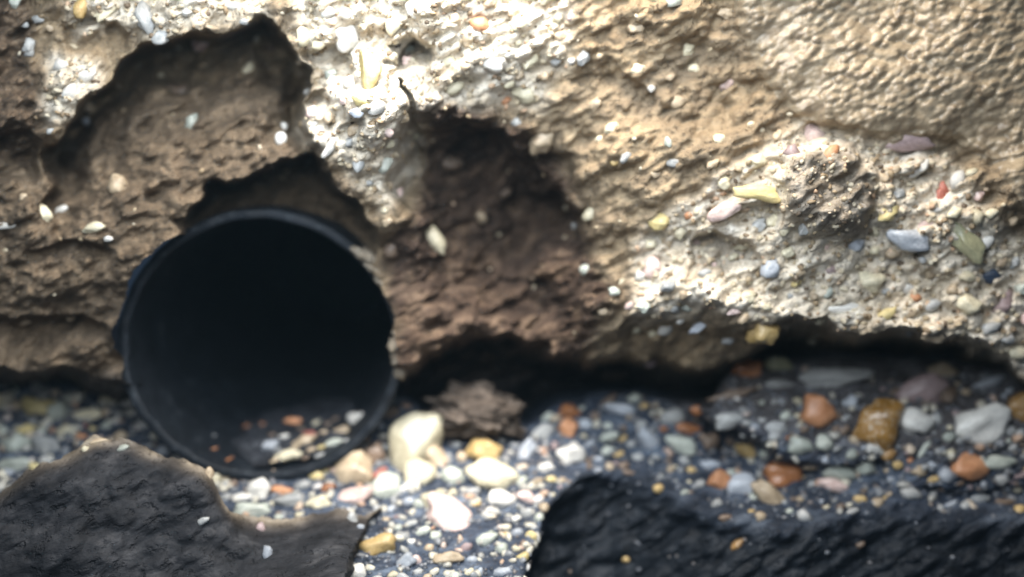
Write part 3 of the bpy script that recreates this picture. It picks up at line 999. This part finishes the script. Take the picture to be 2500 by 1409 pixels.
for (u, v, a, b, ang, colr, host) in [(1608, 1193, 15, 14, 0, 'ochre', 'r'), (1529, 1366, 11, 9, 0, 'ochre', 'r'), (1771, 1265, 18, 10, 10, 'brown', 'r'), (1535, 1155, 20, 9, -20, 'brown', 'r'),
                                      (1440, 1140, 12, 11, 0, 'brown', 'r'), (1800, 1330, 22, 12, 40, 'amber', 'r'), (2100, 1330, 14, 9, 30, 'brown', 'r'),
                                      (173, 1096, 30, 8, 20, 'white', 'l'), (208, 1098, 11, 10, 0, 'cream', 'l'), (300, 1094, 16, 9, 10, 'green', 'l'), (376, 1094, 10, 7, 0, 'cream', 'l'),
                                      (637, 1290, 12, 20, 0, 'mauve', 'l'), (652, 1352, 14, 24, 0, 'blue', 'l'), (496, 1272, 18, 9, 30, 'grey', 'l'), (860, 1268, 16, 20, 0, 'grey', 'l'),
                                      (510, 1160, 12, 22, -10, 'tan', 'l'), (470, 1130, 20, 8, -25, 'tan', 'l'), (240, 1078, 26, 8, 10, 'tan', 'l')]:
    place('pebble', u, v, a, b, ang, colr, [BED_BVH] if host == 'r' else [ROCKL_BVH], bed if host == 'r' else rock_left, SMALL, sink=0.42)

# scattered small pebbles fill the bed between them
def shoulder(u):
    return float(np.interp(u, [p[0] for p in SHOULDER], [p[1] for p in SHOULDER]))


cols = ['grey', 'blue', 'cream', 'green', 'grey', 'brown', 'tan', 'brown', 'tan', 'grey', 'mauve', 'ochre']
lcols = ['cream', 'green', 'cream', 'tan', 'grey', 'green', 'white', 'yellow']
count = 0
for _ in range(9000):
    if count >= 200:
        break
    u, v = random.uniform(-60, 2560), random.uniform(930, 1420)
    r = random.uniform(5, 15) if u > 1330 else random.uniform(8, 19)
    if any((u - x) ** 2 + (v - y) ** 2 < (0.85 * rr + r) ** 2 for x, y, rr in occupied):
        continue
    h, _d = cast(u, v, [WALL_BVH] + GROUNDS)
    hb, _d = cast(u, v, [BED_BVH])
    if h is None or hb is None or abs(h[2] - hb[2]) > 1e-5:
        continue
    if pit_mask(np.array([u]), np.array([v]))[0] > 0.3 or v < shoulder(u) + 14:
        continue
    occupied.append((u, v, r))
    if place('pebble', u, v, r * random.uniform(1, 1.6), r, random.gauss(25, 25), random.choice(lcols if u < 330 or (u < 1330 and random.random() < 0.6) else cols), [BED_BVH], bed, SMALL, sink=0.4):
        count += 1


# grit: countless grains joined into one mesh
def grit_mesh(name, spots, tree, rmin, rmax, shapes=None):
    src = []
    for me in shapes or GRIT:
        src.append((np.array([tuple(v.co) for v in me.vertices]), np.array([tuple(p.vertices) for p in me.polygons])))
    cos, tris, off = [], [], 0
    for (u, v) in spots:
        h, d = cast(u, v, tree)
        if h is None:
            continue
        c, f = random.choice(src)
        r = random.uniform(rmin, rmax) * U * (h[2] / (DIST * U))
        rot = np.array(Matrix.Rotation(random.uniform(0, 6.28), 3, Vector((random.random(), random.random(), random.random() + 0.01))))
        sc = np.array([random.uniform(1, 1.7), random.uniform(0.8, 1.1), random.uniform(0.7, 1)])
        cos.append((c * sc) @ rot.T * r + np.array(h[0] - d * r * 0.2))
        tris.append(f + off)
        off += len(c)
    co, f = np.concatenate(cos), np.concatenate(tris)
    me = bpy.data.meshes.new(name)
    me.from_pydata(co.tolist(), [], f.tolist())
    me.polygons.foreach_set('use_smooth', [True] * len(me.polygons))
    return me


def grit_material(name, stops, rough):
    m, nt, p = mat_nodes(name)
    g = N(nt, 'ShaderNodeNewGeometry')
    r = ramp(nt, g.outputs['Random Per Island'], stops)
    nt.links.new(r, p.inputs['Base Color'])
    p.inputs['Roughness'].default_value = rough
    return m


gm_bed = grit_material('wet_grit', [(0, (0.03, 0.035, 0.045)), (0.45, (0.12, 0.13, 0.15)), (0.75, (0.20, 0.22, 0.25)), (0.9, (0.20, 0.15, 0.11)), (1, (0.42, 0.44, 0.45))], 0.35)
spots = []
while len(spots) < 2300:
    u, v = random.uniform(-100, 2600), random.uniform(900, 1440)
    if (pit_mask(np.array([u]), np.array([v]))[0] > 0.3 and random.random() < 0.96) or v < shoulder(u) + 6:
        continue
    h, _d = cast(u, v, [WALL_BVH] + GROUNDS)
    hb, _d = cast(u, v, [BED_BVH])
    if h is None or hb is None or abs(h[2] - hb[2]) > 1e-5:
        if random.random() < 0.9:
            continue
        spots.append((u, v))
        continue
    spots.append((u, v))
g = link('grit', grit_mesh('grit', spots, [BED_BVH], 2.5, 6.5), gm_bed, bed)
g['kind'] = 'stuff'

gm_gravel = grit_material('mixed_gravel', [(0, (0.10, 0.10, 0.11)), (0.25, (0.24, 0.25, 0.26)), (0.5, (0.42, 0.40, 0.34)), (0.75, (0.60, 0.56, 0.45)), (0.9, (0.42, 0.25, 0.16)), (1, (0.62, 0.62, 0.60))], 0.4)
spots = []
while len(spots) < 950:
    u, v = random.uniform(-100, 2600), random.uniform(900, 1440)
    if pit_mask(np.array([u]), np.array([v]))[0] > 0.3 or v < shoulder(u) + 10:
        continue
    if u > 1350 and random.random() < 0.7:
        continue
    spots.append((u, v))
g = link('gravel', grit_mesh('gravel', spots, [BED_BVH], 6, 12, SMALL[:6]), gm_gravel, bed)
g['kind'] = 'stuff'

gm_wall = grit_material('sandy_grit', [(0, (0.10, 0.07, 0.045)), (0.3, (0.30, 0.22, 0.13)), (0.6, (0.50, 0.42, 0.29)), (0.85, (0.56, 0.50, 0.38)), (1, (0.50, 0.32, 0.20))], 0.6)
spots = []
while len(spots) < 1900:
    u, v = random.uniform(-100, 2600), random.uniform(-60, 860)
    if coating_mask(np.array([u]), np.array([v]))[0] > 0.4:
        continue
    if fresh_mask(np.array([u]), np.array([v]))[0] < 0.5 and random.random() < 0.96:
        continue
    if math.hypot(u - 637, v - 846) < 360:
        continue
    spots.append((u, v))
g = link('grit', grit_mesh('grit', spots, [WALL_BVH], 2.5, 7.5), gm_wall, wall)
g['kind'] = 'stuff'

# stones set in the wall: u, v, half length, half width, turn, colour, facets
WALLSET = [
    (195, 18, 15, 26, 0, 'ochre', 0), (352, 46, 22, 42, 20, 'grey', 0), (150, 160, 18, 17, 0, 'white', 0), (207, 184, 28, 17, 25, 'white', 0),
    (170, 226, 15, 25, -30, 'white', 0), (215, 297, 15, 10, -20, 'blue', 0), (455, 30, 13, 11, 0, 'white', 0), (258, 30, 34, 12, 35, 'cream', 1),
    (570, 14, 22, 12, 0, 'white', 0), (620, 10, 18, 10, 20, 'cream', 0), (60, 60, 12, 9, 0, 'grey', 0), (92, 48, 15, 10, 0, 'grey', 0),
    (1170, 57, 24, 20, -10, 'orange', 0), (845, 86, 30, 38, 10, 'white', 0), (902, 168, 30, 52, 12, 'yellow', 1), (884, 244, 24, 16, -10, 'yellow', 1),
    (1205, 156, 33, 22, -8, 'white', 0), (1282, 226, 30, 24, -20, 'cream', 0), (686, 338, 14, 18, 0, 'white', 1), (692, 312, 9, 14, -20, 'white', 1),
    (805, 360, 11, 30, -28, 'white', 1), (768, 303, 9, 8, 0, 'white', 1), (752, 224, 12, 10, 20, 'white', 0), (875, 400, 14, 24, -10, 'grey', 0),
    (870, 277, 18, 12, 0, 'blue', 0), (920, 262, 24, 18, 40, 'white', 0), (1325, 344, 40, 26, 38, 'tan', 0), (1262, 300, 14, 12, 0, 'grey', 0),
    (1590, 216, 10, 11, 0, 'white', 0), (1056, 584, 44, 25, -52, 'cream', 1), (1088, 396, 42, 22, -8, 'brown', 0), (954, 606, 20, 24, 20, 'brown', 0),
    (1430, 658, 15, 14, 0, 'green', 0), (1442, 524, 22, 16, 30, 'cream', 0), (106, 526, 20, 27, 20, 'cream', 0), (150, 512, 17, 9, 30, 'white', 1),
    (12, 552, 26, 8, 5, 'white', 1), (228, 556, 30, 13, 15, 'cream', 1), (262, 582, 13, 9, 0, 'white', 0), (285, 456, 26, 30, 0, 'tan', 1),
    (60, 786, 16, 8, 10, 'tan', 0), (1981, 330, 32, 36, 20, 'pink', 1), (2028, 374, 24, 17, 40, 'orange', 1), (1935, 372, 21, 18, 0, 'mauve', 0),
    (1850, 472, 56, 20, -8, 'yellow', 1), (1766, 516, 42, 22, 20, 'pink', 0), (1680, 526, 11, 10, 0, 'orange', 0), (1612, 544, 32, 23, -10, 'yellow', 0),
    (1588, 597, 15, 13, 0, 'cream', 0), (1592, 650, 22, 28, -20, 'pink', 0), (1564, 674, 14, 13, 0, 'white', 0), (1880, 657, 22, 27, -15, 'blue', 0),
    (2086, 602, 28, 20, 10, 'blue', 0), (2214, 584, 52, 28, -14, 'blue', 0), (2168, 524, 32, 18, 35, 'yellow', 1), (2300, 472, 18, 30, 5, 'red', 1),
    (2246, 410, 30, 17, 28, 'white', 0), (2337, 440, 17, 24, -30, 'white', 0), (2215, 346, 62, 26, -8, 'mauve', 1), (2360, 592, 64, 27, -50, 'olive', 0),
    (2420, 676, 24, 18, 5, 'navy', 0), (2127, 686, 33, 31, 0, 'cream', 0), (2216, 706, 26, 14, 0, 'white', 0), (2236, 727, 13, 9, 0, 'orange', 0),
    (2365, 742, 32, 26, -20, 'cream', 0), (2452, 740, 32, 20, 35, 'mauve', 0), (2276, 746, 22, 15, 20, 'grey', 0), (2062, 756, 42, 16, 0, 'white', 0),
    (2160, 770, 34, 13, 35, 'yellow', 1), (1715, 792, 36, 12, 35, 'blue', 0), (1625, 802, 22, 15, 30, 'white', 0), (1662, 783, 12, 7, 30, 'white', 0),
    (1862, 812, 38, 34, -20, 'ochre', 0), (2276, 822, 28, 17, 0, 'tan', 0), (2290, 512, 14, 8, 10, 'white', 0), (2268, 546, 28, 11, 15, 'pink', 0),
    (1490, 902, 46, 30, 10, 'brown', 0), (1588, 884, 18, 14, 0, 'mauve', 0), (2386, 530, 16, 20, 30, 'cream', 1), (2410, 590, 20, 14, 50, 'white', 1),
    (2180, 620, 18, 12, 0, 'tan', 0), (2030, 660, 16, 12, 20, 'mauve', 0), (1945, 690, 14, 9, 30, 'yellow', 0), (2330, 520, 20, 12, 30, 'cream', 1),
    (1500, 712, 14, 11, 0, 'green', 0), (1540, 745, 16, 9, 30, 'pink', 0), (1470, 760, 14, 10, 0, 'tan', 0), (1010, 20, 20, 26, 10, 'white', 1),
    (1090, 150, 22, 16, 10, 'cream', 1), (1110, 215, 24, 15, 20, 'cream', 1), (960, 60, 18, 26, -20, 'cream', 1), (1265, 60, 20, 14, 20, 'cream', 0),
    (1235, 245, 14, 10, 20, 'orange', 0), (800, 30, 20, 15, 10, 'white', 0), (740, 90, 18, 24, 0, 'cream', 1), (860, 205, 26, 20, -20, 'white', 1),
    (960, 215, 14, 24, -30, 'white', 1), (2488, 860, 26, 20, 0, 'cream', 1), (2420, 800, 24, 14, 20, 'grey', 0), (1780, 828, 20, 12, 30, 'grey', 0),
    (660, 120, 14, 10, 0, 'brown', 0), (430, 222, 40, 16, 0, 'brown', 0), (1230, 470, 20, 12, 20, 'brown', 0), (1600, 425, 14, 11, 0, 'tan', 0),
    (1500, 398, 11, 7, 20, 'ochre', 0), (1465, 340, 12, 9, 0, 'cream', 0), (1395, 150, 10, 8, 0, 'white', 0), (1740, 400, 18, 10, 20, 'tan', 0),
]
WALL_LABELS = {
    (902, 168): 'yellow prism shaped stone standing in the bright concrete', (884, 244): 'small yellow stone in the white crest',
    (1170, 57): 'orange round stone in the brightest concrete', (845, 86): 'grey white oval stone left of the yellow prism',
    (1325, 344): 'smooth tan white stone with a shadow below it', (1056, 584): 'cream wedge stone in the dark soil right of the pipe',
    (805, 360): 'white sliver above the pipe', (1850, 472): 'long pale yellow stone in the right part of the wall',
    (1612, 544): 'olive yellow round stone', (2300, 472): 'brick red stone', (2420, 676): 'dark blue stone', (2360, 592): 'glassy olive long stone',
    (1880, 657): 'blue grey oval stone in the white lip', (1862, 812): 'tan round stone hanging from the lip', (2127, 686): 'cream round stone with a white top',
    (2028, 374): 'orange angular stone above the dark lump', (1981, 330): 'pinkish grey stone under the coating edge',
}
STAND = {(902, 168), (1850, 472), (1325, 344), (1056, 584), (1862, 812), (805, 360), (686, 338)}
wocc = []
for (u, v, a, b, ang, colr, facet) in WALLSET:
    wocc.append((u, v, max(a, b)))
    big = max(a, b) > 26
    mm = (ANGULAR if facet else ROUND) if big else SMALL
    o = place('pebble', u, v, a * 1.1, b * 1.1, ang, colr, [WALL_BVH], wall, mm, sink=0.05 if (u, v) in STAND else 0.34)
    if o and (u, v) in WALL_LABELS:
        o['label'] = WALL_LABELS[(u, v)]
wcols = ['cream', 'tan', 'tan', 'grey', 'cream', 'tan', 'pink', 'tan', 'grey', 'tan', 'green', 'cream']
cnt = 0
for _ in range(6000):
    if cnt >= 150:
        break
    u, v = random.uniform(-60, 2560), random.uniform(-20, 850)
    r = random.uniform(8, 19)
    A1, B1 = np.array([u]), np.array([v])
    if coating_mask(A1, B1)[0] > 0.3 or math.hypot(u - 637, v - 846) < 390:
        continue
    if dirt_mask(A1, B1)[0] > 0.4 and random.random() < 0.93:
        continue
    if fresh_mask(A1, B1)[0] < 0.4 and random.random() < 0.8:
        continue
    if any((u - x) ** 2 + (v - y) ** 2 < (rr + r) ** 2 for x, y, rr in wocc):
        continue
    wocc.append((u, v, r))
    if place('pebble', u, v, r * random.uniform(1, 1.6), r, random.gauss(28, 22), random.choice(wcols), [WALL_BVH], wall, ROUND if r > 13 else SMALL, sink=0.42):
        cnt += 1


# ------------------------------------------------------------------ clod and crust
def lump(name, u, v, w, a, b, c, ang, zone_rgb, seed, parent=None, amp=0.28, sub=5):
    bm = bmesh.new()
    bmesh.ops.create_icosphere(bm, subdivisions=sub, radius=1.0)
    for vt in bm.verts:
        p = vt.co.copy()
        q_ = Vector((p.x * 1.0, p.y * 1.6, p.z * 2.2))
        k = 1 + amp * mnoise.fractal(q_ * 1.3 + Vector((seed, 0, 0)), 0.7, 2.0, 6) + amp * 0.35 * abs(mnoise.noise(q_ * 5 + Vector((seed, 3, 0))))
        vt.co = p * k
    fx = Vector((1, 0, 0)) * math.cos(math.radians(ang)) + UPV * math.sin(math.radians(ang))
    fz = -Vector((1, 0, 0)) * math.sin(math.radians(ang)) + UPV * math.cos(math.radians(ang))
    fy = fz.cross(fx)
    M = Matrix.Translation(pos(u, v, w)) @ Matrix((fx, fy, fz)).transposed().to_4x4() @ Matrix.Diagonal((a * U, c * U, b * U, 1))
    bm.transform(M)
    me = bpy.data.meshes.new(name)
    bm.to_mesh(me)
    bm.free()
    me.polygons.foreach_set('use_smooth', [True] * len(me.polygons))
    at = me.attributes.new('zone', 'FLOAT_COLOR', 'POINT')
    at.data.foreach_set('color', np.tile(np.array([*zone_rgb, 0.0], np.float32), len(me.vertices)))
    return link(name, me, M_WALL, parent)


clod = lump('dirt_clod', 1165, 1008, -235, 108, 60, 68, -8, (0.75, 0.0, 0.35), 3.3, None, 0.5)
tag(clod, 'rough grey brown clod of dirt in the dark cavity right of the pipe', 'dirt clod')

# mortar still stuck to the right side of the rim
for (a_deg, r_off, size, ln) in [(2, -8, 15, 26), (-3, -14, 22, 28), (-8, -6, 20, 24), (-13, -2, 14, 20), (33, -6, 12, 34), (40, -4, 14, 38), (26, -8, 12, 34)]:
    a = math.radians(a_deg)
    # PX points to the left or right of the picture; pick the side on the right
    sx = 1 if PX.x > 0 else -1
    p = PIPE_C + (PX * sx * math.cos(a) + PY * math.sin(a)) * (R_OUT + r_off * U) + PZ * (-4 * U)
    rel = p - CAM
    dd = rel.dot(FWD) / U
    uu = 1250 + rel.x / U / dd * DIST
    vv = 704.5 - rel.dot(UPV) / U / dd * DIST
    lump('mortar_crust', uu, vv, DIST - dd, size, ln, ln, 90 + a_deg - 70, (0.2, 0.5, 0.15), 10 + a_deg * 0.37, pipe, 0.4, 4)


# ------------------------------------------------------------------ added blue veil that stands in for lens glare
hb = bmesh.new()
bmesh.ops.create_cube(hb, size=1.0)
hb.transform(Matrix.Translation((0, 0.5, 0.0)) @ Matrix.Diagonal((2.4, 2.6, 3.2, 1)))
hme = bpy.data.meshes.new('glare_veil')
hb.to_mesh(hme)
hb.free()
hm = bpy.data.materials.new('glare_volume')
hm.use_nodes = True
nt = hm.node_tree
for n_ in list(nt.nodes):
    if n_.type == 'BSDF_PRINCIPLED':
        nt.nodes.remove(n_)
vol = nt.nodes.new('ShaderNodeVolumePrincipled')
vol.inputs['Color'].default_value = (0.50, 0.80, 1.0, 1)
vol.inputs['Density'].default_value = 0.015
nt.links.new(vol.outputs[0], nt.nodes['Material Output'].inputs['Volume'])
glare_veil = link('glare_veil', hme, hm)
tag(glare_veil, kind='stuff', label='thin blue veil added in front of the wall to lift the darks')
